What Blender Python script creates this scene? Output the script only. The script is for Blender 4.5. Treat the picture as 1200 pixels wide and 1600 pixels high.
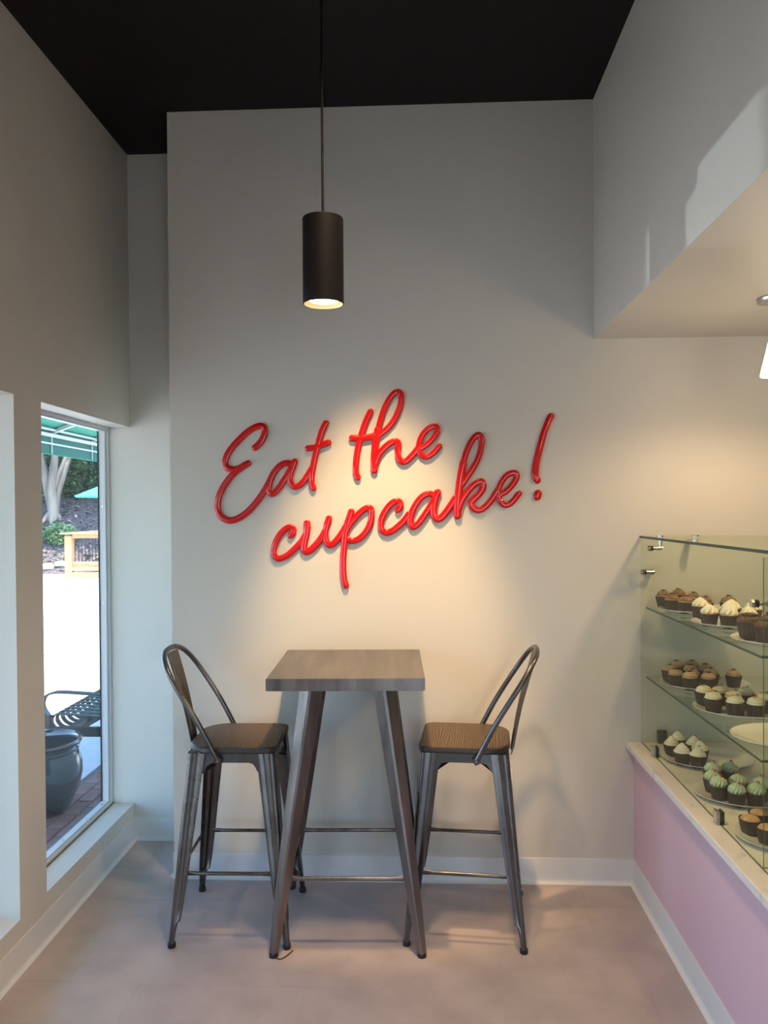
import bpy, bmesh, math, random
from mathutils import Vector, Matrix, noise
random.seed(7)
PI = math.pi
scene = bpy.context.scene
for o in list(bpy.data.objects): bpy.data.objects.remove(o)
SKY, SUN, CPW = 1.2, 14.0, 16.0
COL = scene.collection
D = bpy.data

# ------------------------------------------------------------------ camera
CAM_POS = Vector((0.0, -3.599, 1.72)); YAW, PITCH, ROLL = 0.0459, -0.0135, -0.0064
def cam_axes():
    cy, sy = math.cos(YAW), math.sin(YAW); f = Vector((-sy, cy, 0)); r = Vector((cy, sy, 0)); u = Vector((0, 0, 1))
    cp, sp = math.cos(PITCH), math.sin(PITCH); f2 = cp*f + sp*u; u2 = -sp*f + cp*u
    cr, sr = math.cos(ROLL), math.sin(ROLL)
    return cr*r + sr*u2, -sr*r + cr*u2, f2
AX = cam_axes()
cd = D.cameras.new('camera'); cam = D.objects.new('camera', cd); COL.objects.link(cam)
m = Matrix((AX[0], AX[1], -AX[2])).transposed().to_4x4(); m.translation = CAM_POS; cam.matrix_world = m
cd.sensor_fit = 'VERTICAL'; cd.sensor_height = 36.0; cd.lens = 1217.4/1600*36; cd.shift_y = 14.2/1600
cd.clip_start = 0.05; cd.clip_end = 300
scene.camera = cam

# ------------------------------------------------------------------ world, sun, exposure
vs = scene.view_settings
vs.view_transform = 'Standard'; vs.look = 'None'; vs.gamma = 1.0; vs.use_curve_mapping = False; vs.exposure = 0.0
w = D.worlds.new('world'); scene.world = w; w.use_nodes = True
nt = w.node_tree; bg = nt.nodes['Background']
sky = nt.nodes.new('ShaderNodeTexSky'); sky.sky_type = 'NISHITA'; sky.sun_disc = False
sky.sun_elevation = math.radians(55); sky.sun_rotation = math.radians(120); sky.air_density = 1.0; sky.dust_density = 1.5
tint = nt.nodes.new('ShaderNodeMix'); tint.data_type = 'RGBA'; tint.blend_type = 'MULTIPLY'; tint.inputs[0].default_value = 1.0
tint.inputs[7].default_value = (0.72, 0.92, 1.12, 1); nt.links.new(sky.outputs[0], tint.inputs[6]); nt.links.new(tint.outputs[2], bg.inputs[0]); bg.inputs[1].default_value = SKY
def lamp(name, kind, loc, energy, color, **kw):
    l = D.lights.new(name, kind); l.energy = energy; l.color = color
    for k, v in kw.items():
        if k not in ('aim', 'rot'): setattr(l, k, v)
    o = D.objects.new(name, l); COL.objects.link(o); o.location = loc
    if 'aim' in kw: o.rotation_euler = (Vector(kw['aim']) - Vector(loc)).to_track_quat('-Z', 'Y').to_euler()
    return o
lamp('sun', 'SUN', (6, -4, 20), SUN, (1.0, 0.93, 0.84), angle=math.radians(0.6), aim=(0, 0, 0)).rotation_euler = Vector((0.16, 0.28, -1.0)).to_track_quat('-Z', 'Y').to_euler()
WARM = (1.0, 0.72, 0.42)
# ceiling spots out of view, read off their light on wall and floor
lamp('ceiling_spot_over_sign', 'SPOT', (-0.19, -0.86, 3.45), 430, (1.0, 0.64, 0.31), aim=(-0.19, 0.0, 0.85), spot_size=math.radians(36), spot_blend=0.75, shadow_soft_size=0.05)
lamp('ceiling_spot_over_table', 'SPOT', (-0.05, -1.35, 3.50), 190, (1.0, 0.70, 0.42), aim=(-0.05, -1.2, 0.0), spot_size=math.radians(80), spot_blend=0.8, shadow_soft_size=0.12)
for i, (x, y) in enumerate(((-0.3, -2.7), (0.1, -5.0))):  # two more spots added for warm ambient light, no such fittings seen
    lamp('ambient_fill_spot', 'SPOT', (x, y, 3.50), 23, (1.0, 0.85, 0.64), aim=(x, y, 0.0), spot_size=math.radians(140), spot_blend=0.6, shadow_soft_size=0.25)
# added spot standing in for sun glancing off something low outside, onto soffit
lamp('sun_glint_stand_in', 'SPOT', (-8.3, 0.39, 0.6), 1000, (0.80, 0.92, 1.0), aim=(-1.6, -0.84, 2.03), spot_size=math.radians(6.2), spot_blend=0.35, shadow_soft_size=0.02)
# daylight coming in at the window openings is the sky itself; portals only guide the sampling
for i, (y0, y1) in enumerate(((-0.545, 0.415), (-1.715, -0.755), (-2.885, -1.925))):
    l = lamp('window_portal', 'AREA', (-1.70, (y0 + y1)/2, 1.18), 1, (1, 1, 1), shape='RECTANGLE', size=1.96, size_y=0.96, aim=(0, (y0 + y1)/2, 1.18))
    l.data.cycles.is_portal = True; l.rotation_euler = (0, -PI/2, 0)
l = lamp('storefront_portal', 'AREA', (1.2, -6.9, 1.15), 1, (1, 1, 1), shape='RECTANGLE', size=2.0, size_y=2.1, aim=(1.2, 0, 1.15)); l.data.cycles.is_portal = True
scene.cycles.max_bounces = 10; scene.cycles.diffuse_bounces = 6; scene.cycles.glossy_bounces = 4; scene.cycles.transparent_max_bounces = 24
scene.cycles.caustics_reflective = False; scene.cycles.caustics_refractive = False
scene.cycles.sample_clamp_indirect = 6.0; scene.cycles.use_denoising = True

# ------------------------------------------------------------------ materials
def new_mat(name):
    mt = D.materials.new(name); mt.use_nodes = True; return mt, mt.node_tree, mt.node_tree.nodes['Principled BSDF']
def pbr(name, col, rough=0.6, metal=0.0, spec=0.5, coat=0.0, var=0.0, vscale=8.0, bump=0.0, bscale=60.0, emis=None, estr=0.0, stretch=(1, 1, 1), rvar=0.0, col2=None, coatr=0.05, sss=0.0, lo=0.35, hi=0.65, detail=6.0):
    mt, nt, b = new_mat(name); N = nt.nodes; L = nt.links
    b.inputs['Base Color'].default_value = (*col, 1); b.inputs['Roughness'].default_value = rough; b.inputs['Metallic'].default_value = metal
    b.inputs['Specular IOR Level'].default_value = spec; b.inputs['Coat Weight'].default_value = coat; b.inputs['Coat Roughness'].default_value = coatr
    if sss: b.inputs['Subsurface Weight'].default_value = sss; b.inputs['Subsurface Radius'].default_value = (0.01, 0.008, 0.005); b.inputs['Subsurface Scale'].default_value = 1.0
    if emis: b.inputs['Emission Color'].default_value = (*emis, 1); b.inputs['Emission Strength'].default_value = estr
    tc = N.new('ShaderNodeTexCoord'); mp = N.new('ShaderNodeMapping'); mp.inputs['Scale'].default_value = stretch; L.new(tc.outputs['Object'], mp.inputs[0])
    if var or col2 or rvar:
        n = N.new('ShaderNodeTexNoise'); n.inputs['Scale'].default_value = vscale; n.inputs['Detail'].default_value = detail; L.new(mp.outputs[0], n.inputs['Vector'])
        c2 = col2 or tuple(max(0, c*(1 - var)) for c in col)
        r = N.new('ShaderNodeValToRGB'); r.color_ramp.elements[0].position = lo; r.color_ramp.elements[1].position = hi
        r.color_ramp.elements[0].color = (*c2, 1); r.color_ramp.elements[1].color = (*(tuple(min(1, c*(1 + var)) for c in col) if not col2 else col), 1)
        L.new(n.outputs['Fac'], r.inputs[0]); L.new(r.outputs[0], b.inputs['Base Color'])
        if rvar:
            mr = N.new('ShaderNodeMapRange'); mr.inputs['To Min'].default_value = rough - rvar; mr.inputs['To Max'].default_value = rough + rvar
            L.new(n.outputs['Fac'], mr.inputs[0]); L.new(mr.outputs[0], b.inputs['Roughness'])
    if bump:
        n2 = N.new('ShaderNodeTexNoise'); n2.inputs['Scale'].default_value = bscale; n2.inputs['Detail'].default_value = 3; L.new(mp.outputs[0], n2.inputs['Vector'])
        bp = N.new('ShaderNodeBump'); bp.inputs['Strength'].default_value = bump; bp.inputs['Distance'].default_value = 0.01; L.new(n2.outputs['Fac'], bp.inputs['Height']); L.new(bp.outputs[0], b.inputs['Normal'])
    return mt
def glass_mat(name, tint, ior=1.45, refl=1.0):
    mt, nt, b = new_mat(name); N = nt.nodes; L = nt.links; N.remove(b)
    t = N.new('ShaderNodeBsdfTransparent'); t.inputs[0].default_value = (*tint, 1)
    g = N.new('ShaderNodeBsdfGlossy'); g.inputs['Roughness'].default_value = 0.0; g.inputs['Color'].default_value = (1, 1, 1, 1)
    ge = N.new('ShaderNodeNewGeometry'); dt = N.new('ShaderNodeVectorMath'); dt.operation = 'DOT_PRODUCT'; L.new(ge.outputs['Incoming'], dt.inputs[0]); L.new(ge.outputs['Normal'], dt.inputs[1])
    def mth(op, a, v=None, w=None):
        q = N.new('ShaderNodeMath'); q.operation = op; L.new(a, q.inputs[0])
        if v is not None: q.inputs[1].default_value = v
        if w is not None: q.inputs[2].default_value = w
        return q.outputs[0]
    ab = mth('ABSOLUTE', dt.outputs['Value']); inv = mth('MULTIPLY_ADD', ab, -1.0, 1.0); p5 = mth('POWER', inv, 5.0); fr = mth('MULTIPLY_ADD', p5, 0.96*refl, 0.035*refl)
    mx = N.new('ShaderNodeMixShader'); L.new(fr, mx.inputs[0]); L.new(t.outputs[0], mx.inputs[1]); L.new(g.outputs[0], mx.inputs[2]); L.new(mx.outputs[0], N['Material Output'].inputs[0])
    return mt
def wood_mat(name, dark, light, scale=9.0, stretch=(1, 1, 1), dist=3.0, rough=0.5, bump=0.25, axis='X'):
    # growth rings cut lengthwise: distorted bands with fine pores
    mt, nt, b = new_mat(name); N = nt.nodes; L = nt.links
    tc = N.new('ShaderNodeTexCoord'); mp = N.new('ShaderNodeMapping'); mp.inputs['Scale'].default_value = stretch; L.new(tc.outputs['Object'], mp.inputs[0])
    wv = N.new('ShaderNodeTexWave'); wv.wave_type = 'BANDS'; wv.bands_direction = axis; wv.wave_profile = 'SIN'
    wv.inputs['Scale'].default_value = scale; wv.inputs['Distortion'].default_value = dist; wv.inputs['Detail'].default_value = 2.0; wv.inputs['Detail Scale'].default_value = 0.35; wv.inputs['Detail Roughness'].default_value = 0.5
    L.new(mp.outputs[0], wv.inputs['Vector'])
    n2 = N.new('ShaderNodeTexNoise'); n2.inputs['Scale'].default_value = 70.0; n2.inputs['Detail'].default_value = 4.0; L.new(mp.outputs[0], n2.inputs['Vector'])
    ad = N.new('ShaderNodeMath'); ad.operation = 'MULTIPLY_ADD'; ad.inputs[1].default_value = 0.75; L.new(n2.outputs['Fac'], ad.inputs[0]); L.new(wv.outputs['Fac'], ad.inputs[2])
    r = N.new('ShaderNodeValToRGB'); r.color_ramp.elements[0].position = 0.35; r.color_ramp.elements[1].position = 1.15
    r.color_ramp.elements[0].color = (*dark, 1); r.color_ramp.elements[1].color = (*light, 1); L.new(ad.outputs[0], r.inputs[0]); L.new(r.outputs[0], b.inputs['Base Color'])
    b.inputs['Roughness'].default_value = rough
    bp = N.new('ShaderNodeBump'); bp.inputs['Strength'].default_value = bump; bp.inputs['Distance'].default_value = 0.004; L.new(ad.outputs[0], bp.inputs['Height']); L.new(bp.outputs[0], b.inputs['Normal'])
    return mt
M = {}
M['wall'] = pbr('painted_wall', (0.605, 0.578, 0.510), 0.55, bump=0.035, bscale=110)
M['ceiling'] = pbr('black_ceiling', (0.004, 0.003, 0.004), 0.55, spec=0.25, bump=0.1, bscale=30)
M['trim'] = pbr('white_vinyl', (0.62, 0.62, 0.605), 0.35)
M['floor'] = pbr('stone_vinyl', (0.40, 0.335, 0.32), 0.34, var=0.10, vscale=5, rvar=0.05, bump=0.05, bscale=60)
M['pink'] = pbr('pink_paint', (0.66, 0.44, 0.50), 0.35, bump=0.03, bscale=40)
M['quartz'] = pbr('pale_stone', (0.72, 0.68, 0.62), 0.18, var=0.05, vscale=14, col2=(0.55, 0.52, 0.48), lo=0.30, hi=0.42)
M['alu'] = pbr('painted_aluminium', (0.60, 0.62, 0.62), 0.35)
M['gasket'] = pbr('black_rubber', (0.02, 0.02, 0.022), 0.5)
M['soil_line'] = pbr('dark_sealant', (0.14, 0.11, 0.08), 0.8)
M['pane'] = glass_mat('window_glass', (0.97, 0.98, 0.98), 1.45, 0.55)
M['cglass'] = glass_mat('case_glass', (0.945, 0.965, 0.905), 1.48, 0.26)
M['sglass'] = glass_mat('shelf_glass', (0.94, 0.965, 0.945), 1.48, 0.7)
M['gedge'] = pbr('glass_edge', (0.008, 0.055, 0.042), 0.3, spec=0.3)
M['gedge2'] = pbr('thin_glass_edge', (0.08, 0.13, 0.10), 0.25)
M['gun'] = pbr('gunmetal', (0.135, 0.124, 0.115), 0.28, metal=0.92, var=0.22, vscale=6, rvar=0.07, bump=0.03, bscale=25)
M['gun_table'] = pbr('table_steel', (0.20, 0.175, 0.16), 0.33, metal=0.85, var=0.26, vscale=3, rvar=0.09, stretch=(7, 1, 1), bump=0.03, bscale=20)
M['blackmetal'] = pbr('black_strap', (0.03, 0.03, 0.032), 0.35, metal=0.6)
M['rubber'] = pbr('rubber_foot', (0.012, 0.012, 0.012), 0.6)
M['seatwood'] = wood_mat('elm_seat', (0.026, 0.018, 0.012), (0.105, 0.068, 0.040), scale=31, stretch=(1, .30, 1), dist=16.0, bump=0.3)
M['seatedge'] = pbr('seat_edge', (0.03, 0.024, 0.02), 0.45)
M['lampblack'] = pbr('black_lamp', (0.005, 0.004, 0.005), 0.45, spec=0.25)
M['reflector'] = pbr('warm_reflector', (0.85, 0.66, 0.36), 0.3, emis=(1.0, 0.70, 0.32), estr=0.12)
M['bulb'] = pbr('lit_bulb', (1, 1, 1), 0.5, emis=(1.0, 0.88, 0.62), estr=9)
M['shade'] = pbr('lit_opal_glass', (0.9, 0.88, 0.82), 0.3, emis=(1.0, 0.78, 0.52), estr=7.0)
M['nickel'] = pbr('brushed_nickel', (0.55, 0.55, 0.56), 0.28, metal=1.0)
M['chrome'] = pbr('chrome', (0.62, 0.62, 0.62), 0.12, metal=1.0)
M['red'] = pbr('glossy_red', (0.56, 0.001, 0.001), 0.40, coat=1.0, coatr=0.03, spec=0.2)
M['china'] = pbr('white_china', (0.76, 0.75, 0.74), 0.12, coat=0.4)
M['wrapper'] = pbr('brown_paper', (0.035, 0.018, 0.014), 0.55, var=0.2, vscale=30)
M['outlet'] = pbr('outlet_plastic', (0.72, 0.70, 0.66), 0.3)

# ------------------------------------------------------------------ mesh helpers
class MB:
    def __init__(s): s.bm = bmesh.new(); s.mats = []
    def mi(s, mat):
        if mat not in s.mats: s.mats.append(mat)
        return s.mats.index(mat)
    def faces(s, verts, faces, mat):
        i = s.mi(mat); vs = [s.bm.verts.new(v) for v in verts]
        for f in faces:
            try: q = s.bm.faces.new([vs[k] for k in f]); q.material_index = i
            except ValueError: pass
        return s
    def box(s, a, b, mat, mtx=None, bevel=0):
        x0, y0, z0 = a; x1, y1, z1 = b
        if x0 > x1: x0, x1 = x1, x0
        if y0 > y1: y0, y1 = y1, y0
        if z0 > z1: z0, z1 = z1, z0
        v = [Vector(p) for p in ((x0,y0,z0),(x1,y0,z0),(x1,y1,z0),(x0,y1,z0),(x0,y0,z1),(x1,y0,z1),(x1,y1,z1),(x0,y1,z1))]
        if mtx: v = [mtx @ p for p in v]
        F = [(0,3,2,1),(4,5,6,7),(0,1,5,4),(1,2,6,5),(2,3,7,6),(3,0,4,7)]
        i = s.mi(mat); vs = [s.bm.verts.new(p) for p in v]; fs = []
        for f in F: q = s.bm.faces.new([vs[k] for k in f]); q.material_index = i; fs.append(q)
        if bevel:
            es = list({e for f in fs for e in f.edges}); bmesh.ops.bevel(s.bm, geom=es, offset=bevel, segments=2, affect='EDGES', clamp_overlap=True, material=-1)
        return s
    def pane(s, a, b, axis, mat, edge):       # thin glass box: big faces mat, rim faces edge
        n0 = len(s.bm.faces); s.box(a, b, mat); s.bm.faces.ensure_lookup_table(); k = s.mi(edge)
        for f in s.bm.faces[n0:]:
            f.normal_update()
            if abs(f.normal[axis]) < 0.5 and f.normal.y < 0.5: f.material_index = k
        return s
    def loft(s, rings, mat, cap=True, closed=True):
        i = s.mi(mat); R = [[s.bm.verts.new(p) for p in r] for r in rings]; n = len(R[0])
        for a, b in zip(R, R[1:]):
            for k in range(n if closed else n - 1):
                q = s.bm.faces.new((a[k], a[(k+1) % n], b[(k+1) % n], b[k])); q.material_index = i
        if cap and closed:
            q = s.bm.faces.new(list(reversed(R[0]))); q.material_index = i
            q = s.bm.faces.new(R[-1]); q.material_index = i
        return s
    def tube(s, pts, rad, mat, seg=12, flat=None, closed=False):
        pts = [Vector(p) for p in pts]; n = len(pts)
        rs = rad if isinstance(rad, (list, tuple)) else [rad]*n
        tang = [((pts[(i+1) % n] - pts[i-1]) if closed else (pts[min(i+1, n-1)] - pts[max(i-1, 0)])).normalized() for i in range(n)]
        up = Vector((0, 0, 1)) if abs(tang[0].z) < 0.9 else Vector((0, 1, 0)); rings = []
        for p, t, r in zip(pts, tang, rs):
            x = up.cross(t)
            if x.length < 1e-5: x = Vector((1, 0, 0)).cross(t)
            x.normalize(); y = t.cross(x).normalized(); up = y
            rings.append([p + r*(x*math.cos(2*PI*k/seg) + y*math.sin(2*PI*k/seg)*(flat or 1)) for k in range(seg)])
        if closed: rings.append(rings[0]); return s.loft(rings, mat, cap=False)
        return s.loft(rings, mat)
    def cyl(s, a, b, r, mat, seg=20, r2=None): return s.tube([a, b], [r, r if r2 is None else r2], mat, seg)
    def lathe(s, prof, mat, c=(0, 0, 0), seg=32, sx=1, sy=1, mod=None, cap=False):
        c = Vector(c); rings = []
        for j, (r, z) in enumerate(prof):
            rings.append([c + Vector((sx*r*(mod(a, j) if mod else 1)*math.cos(a), sy*r*(mod(a, j) if mod else 1)*math.sin(a), z)) for a in (2*PI*k/seg for k in range(seg))])
        return s.loft(rings, mat, cap=cap)
    def build(s, name, parent=None, smooth=38, loc=None, rot=None):
        bmesh.ops.remove_doubles(s.bm, verts=s.bm.verts, dist=1e-6)
        bmesh.ops.recalc_face_normals(s.bm, faces=s.bm.faces)
        if smooth:
            lim = math.radians(smooth)
            for f in s.bm.faces: f.smooth = True
            for e in s.bm.edges:
                if len(e.link_faces) == 2: e.smooth = e.calc_face_angle(0) < lim and e.link_faces[0].material_index == e.link_faces[1].material_index
                else: e.smooth = False
        me = D.meshes.new(name); s.bm.to_mesh(me); s.bm.free()
        for mt in s.mats: me.materials.append(M[mt] if isinstance(mt, str) else mt)
        o = D.objects.new(name, me); COL.objects.link(o)
        if parent: o.parent = parent
        if loc: o.location = loc
        if rot: o.rotation_euler = rot
        return o
def tag(o, label=None, cat=None, group=None, kind=None):
    if label: o['label'] = label
    if cat: o['category'] = cat
    if group: o['group'] = group
    if kind: o['kind'] = kind
    return o
def thing(name, label, cat, loc=(0, 0, 0), rz=0.0, group=None):
    o = D.objects.new(name, None); o.empty_display_size = 0.05; COL.objects.link(o); o.location = loc; o.rotation_euler = (0, 0, rz)
    return tag(o, label, cat, group)
def copy_tree(o, parent=None):
    c = o.copy(); COL.objects.link(c)
    if parent: c.parent = parent
    for ch in list(o.children): copy_tree(ch, c)
    return c
def spline(pts, n=6, closed=False):
    P = [Vector(p) for p in pts]; out = []; N_ = len(P)
    rng = range(N_) if closed else range(N_ - 1)
    for i in rng:
        if closed: p0, p1, p2, p3 = P[i-1], P[i], P[(i+1) % N_], P[(i+2) % N_]
        else: p1, p2 = P[i], P[i+1]; p0 = P[i-1] if i else p1*2 - p2; p3 = P[i+2] if i + 2 < N_ else p2*2 - p1
        for k in range(n):
            t = k/n; out.append(0.5*((2*p1) + (p2 - p0)*t + (2*p0 - 5*p1 + 4*p2 - p3)*t*t + (3*p1 - p0 - 3*p2 + p3)*t**3))
    if not closed: out.append(P[-1])
    return out
def struct(name, mb, label=None, parent=None):
    o = mb.build(name, parent)
    if not parent: o['kind'] = 'structure'
    if label: o['label'] = label
    return o
def screen(p):
    v = Vector(p) - CAM_POS; d = v.dot(AX[2]); return 600 + 1217.4*v.dot(AX[0])/d, 814.2 - 1217.4*v.dot(AX[1])/d

# ------------------------------------------------------------------ room shell
XL, XS, ZC, ZS, XW, YA, XC = -1.164, 0.796, 3.579, 2.496, -1.510, 0.415, 0.972
WIN = [(-0.545, 0.415), (-1.715, -0.755), (-2.885, -1.925)]
ZB, ZT, XO = 0.190, 2.163, -1.685
b = MB(); b.box((XO, -6.9, -0.12), (XW, 1.3, ZB), 'wall'); b.box((XO, -6.9, ZT), (XW, 1.3, ZC), 'wall')
ys = [1.3] + [v for a, c in WIN for v in (c, a)] + [-6.9]
for i in range(0, len(ys), 2): b.box((XO, ys[i+1], ZB), (XW, ys[i], ZT), 'wall')
struct('wall_left', b, 'off-white painted wall with tall window openings')
struct('wall_back', MB().box((XL, 0, -0.05), (4.2, 0.7, ZC), 'wall'), 'off-white painted wall carrying the red lettering')
struct('wall_alcove', MB().box((XW, YA, -0.05), (XL, 0.7, ZC), 'wall'), 'narrow recessed wall between the window and the lettered wall')
struct('wall_soffit', MB().box((XS, -6.9, ZS), (4.2, 0, ZC), 'wall'), 'dropped soffit above the counter')
struct('wall_right', MB().box((4.2, -6.9, -0.05), (4.4, 0.7, ZC), 'wall'))
b = MB(); b.box((XO, -7.1, -0.05), (0.2, -6.9, ZC), 'wall').box((2.2, -7.1, -0.05), (4.4, -6.9, ZC), 'wall').box((0.2, -7.1, 2.2), (2.2, -6.9, ZC), 'wall').box((0.2, -7.1, -0.05), (2.2, -6.9, 0.1), 'wall')
b.box((1.17, -7.05, 0.1), (1.23, -6.95, 2.2), 'alu')
struct('wall_front', b)
struct('ceiling', MB().box((-1.9, -7.3, ZC), (4.5, 1.4, ZC + 0.35), 'ceiling'), 'black painted ceiling')
fl = struct('floor', MB().box((XW, -6.9, -0.08), (4.2, YA, -0.0012), 'floor'), 'mauve-grey stone-look vinyl tile floor')
tile_me = None; OFF = {0: -0.52, 1: -0.69, 2: -0.42, 3: -0.28}
for r in range(-2, 12):
    y1 = -0.215 - 0.305*r; y0 = y1 - 0.305; off = {1: -0.69, 0: -1.13, 2: -0.42}.get(r, -1.5 + 0.61*((r*0.37) % 1))
    k = -3
    while k < 5:
        x0 = off + 0.61*k; x1 = x0 + 0.61; k += 1
        a, c, d0, d1 = max(x0, XW), min(x1, XC), max(y0, -3.6), min(y1, YA)
        if r < 0 and d1 > 0 and c > XL:
            if a > XL: d1 = min(d1, 0.0)
            else:
                if c - a < 0.05 or d1 - d0 < 0.05: continue
                MB().box((a + .00028, max(d0, 0) + .00028, -0.0012), (XL - .00028, d1 - .00028, 0.0), 'floor').build('tile', fl)
                if d0 < 0: MB().box((a + .00028, d0 + .00028, -0.0012), (c - .00028, -.00028, 0.0), 'floor').build('tile', fl)
                continue
        if c - a < 0.03 or d1 - d0 < 0.03: continue
        MB().box((a + .00028, d0 + .00028, -0.0012), (c - .00028, d1 - .00028, 0.0), 'floor').build('tile', fl)
# cove baseboards: a thin strip with a flared toe
def baseboard(name, p0, p1, nrm, h=0.115):
    p0, p1, n = Vector(p0), Vector(p1), Vector(nrm)
    prof = [(0, h), (0.0035, h), (0.0042, h - 0.002), (0.0042, 0.020), (0.007, 0.010), (0.013, 0.004), (0.022, 0.002), (0.022, 0.0), (0, 0)]
    rings = [[p + n*a + Vector((0, 0, z)) for a, z in prof] for p in (p0, p1)]
    b = MB(); b.loft(rings, 'trim'); return struct(name, b, 'white cove baseboard')
baseboard('baseboard_back', (XL - 0.004, 0, 0), (XC, 0, 0), (0, -1, 0))
baseboard('baseboard_corner', (XL, YA, 0), (XL, -0.004, 0), (-1, 0, 0))
baseboard('baseboard_alcove', (XW, YA, 0), (XL, YA, 0), (0, -1, 0))
baseboard('baseboard_left', (XW, -6.8, 0), (XW, YA, 0), (1, 0, 0))

# windows: frame members, stops, screws, gasket, pane
for i, (y0, y1) in enumerate(WIN):
    t = D.objects.new('window_%d' % (i + 1), None); COL.objects.link(t); t['kind'] = 'structure'; t['label'] = 'tall fixed window pane in a pale aluminium frame' if i else 'tall window looking out on the patio and pot'
    t.location = (-1.65, (y0 + y1)/2, ZB)
    o0 = Vector(t.location)
    def rb(a, c, mat, nm, bevel=0.0015): return MB().box(Vector(a) - o0, Vector(c) - o0, mat, bevel=bevel).build(nm, t)
    fr = MB(); T = .014
    for a, c in (((-1.68, y0, ZB), (-1.622, y0 + T, ZT)), ((-1.68, y1 - T, ZB), (-1.622, y1, ZT)), ((-1.68, y0 + T, ZB), (-1.622, y1 - T, ZB + T)), ((-1.68, y0 + T, ZT - T), (-1.622, y1 - T, ZT))):
        fr.box(Vector(a) - o0, Vector(c) - o0, 'alu', bevel=0.0015)
    fr.build('window_frame', t)
    st = MB()
    for a, c in (((-1.667, y1 - .030, ZB + T), (-1.634, y1 - T, ZT - T)), ((-1.667, y0 + T, ZB + T), (-1.634, y1 - .030, ZB + .022)), ((-1.667, y0 + T, ZT - .022), (-1.634, y1 - .030, ZT - T))):
        st.box(Vector(a) - o0, Vector(c) - o0, 'alu', bevel=0.001)
    st.build('glazing_stop', t)
    rb((-1.672, y1 - .035, ZB + .02), (-1.667, y1 - .026, ZT - .02), 'gasket', 'gasket', 0)
    rb((-1.6215, y0, ZB), (-1.616, y1, ZB + .004), 'soil_line', 'sealant', 0)
    pn = MB().box(Vector((-1.679, y0 + T, ZB + T)) - o0, Vector((-1.673, y1 - T, ZT - T)) - o0, 'pane').build('pane', t)
    if i == 0:
        for z in (0.42, 0.80, 1.25, 1.75, 2.05):
            MB().cyl(Vector((-1.650, y1 - .0305, z)) - o0, Vector((-1.650, y1 - .0325, z)) - o0, 0.0045, 'nickel', 10).build('screw', t)
        for y in (-0.35, -0.10, 0.15, 0.33):
            MB().cyl(Vector((-1.650, y, ZB + .0215)) - o0, Vector((-1.650, y, ZB + .024)) - o0, 0.0045, 'nickel', 10).build('screw', t)

# ------------------------------------------------------------------ counter with glass case
ct = thing('service_counter', 'pink-fronted service counter with pale stone worktop along the right side', 'counter', (1.36, -1.6, 0))
o0 = Vector((1.36, -1.6, 0))
YN = -3.2
MB().box(Vector((XC, YN, 0.0)) - o0, Vector((1.72, -.001, 0.625)) - o0, 'pink').build('front_panel', ct)
MB().box(Vector((0.938, YN - .03, 0.625)) - o0, Vector((1.76, -.001, 0.655)) - o0, 'quartz', bevel=0.002).build('worktop', ct)
b = MB(); prof = [(0, .115), (.0035, .115), (.0042, .113), (.0042, .020), (.007, .010), (.013, .004), (.022, .002), (.022, 0), (0, 0)]
b.loft([[Vector((XC - a, y, z)) - o0 for a, z in prof] for y in (YN, -.001)], 'trim').build('toe_strip', ct)

cs = thing('display_case', 'frameless glass display case filled with cupcakes on the counter', 'display case', (1.36, -1.25, 0.655))
o0 = Vector((1.36, -1.25, 0.655)); V = lambda *a: Vector(a) - o0
XG, ZG = 1.003, 1.598
MB().pane(V(XG, -2.45, .6555), V(XG + .006, -.003, ZG - .010), 0, 'cglass', 'gedge2').build('front_pane', cs)
MB().pane(V(XG - .004, -2.47, ZG - .010), V(1.72, -.002, ZG), 2, 'cglass', 'gedge').build('top_pane', cs)
MB().pane(V(XG + .007, -1.262, .6555), V(1.66, -1.256, 1.574), 1, 'cglass', 'gedge').build('divider_pane', cs)
for z in (1.274, .958):
    MB().pane(V(1.028, -1.203, z - .008), V(1.60, -.004, z), 2, 'sglass', 'gedge').build('shelf', cs)
    MB().pane(V(1.028, -2.40, z - .008), V(1.60, -1.300, z), 2, 'sglass', 'gedge').build('shelf', cs)
def standoff(y, z, n=3):
    b = MB(); X = XG
    b.cyl(V(X - .012, y, z), V(X - .003, y, z), .0115, 'chrome', 24); b.cyl(V(X - .003, y, z), V(X - .0005, y, z), .0125, 'gasket', 24)
    b.cyl(V(X + .0065, y, z), V(X + .010, y, z), .0125, 'gasket', 24); b.cyl(V(X + .010, y, z), V(X + .048, y, z), .0075, 'chrome', 20)
    return b
b = standoff(-.155, 1.548); b.cyl(V(XG + .043, -.155, 1.548), V(XG + .043, -.155, ZG - .011), .0085, 'chrome', 20); b.cyl(V(XG + .043, -.155, ZG + .0005), V(XG + .043, -.155, ZG + .006), .013, 'chrome', 24)
b.cyl(V(XG + .052, -.155, 1.548), V(XG + .03, -.155, 1.548), .0088, 'chrome', 20).build('corner_clamp', cs)
b = standoff(-.05, 1.436); b.cyl(V(XG + .04, -.05, 1.436), V(XG + .04, -.003, 1.436), .012, 'chrome', 24); b.build('wall_clamp', cs)
b = standoff(-1.215, 1.434); b.cyl(V(XG + .04, -1.215, 1.434), V(XG + .04, -1.2555, 1.434), .010, 'chrome', 24); b.build('divider_clamp', cs)
b = MB(); x, y = 1.20, -.50
b.cyl(V(1.215, -.10, ZG + .0005), V(1.215, -.10, ZG + .006), .016, 'chrome', 24).cyl(V(1.215, -.10, ZG - .011), V(1.215, -.10, ZG - .030), .012, 'chrome', 20).cyl(V(1.215, -.10, ZG - .026), V(1.215, -.003, ZG - .026), .012, 'chrome', 20).build('wall_clamp', cs)
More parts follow.
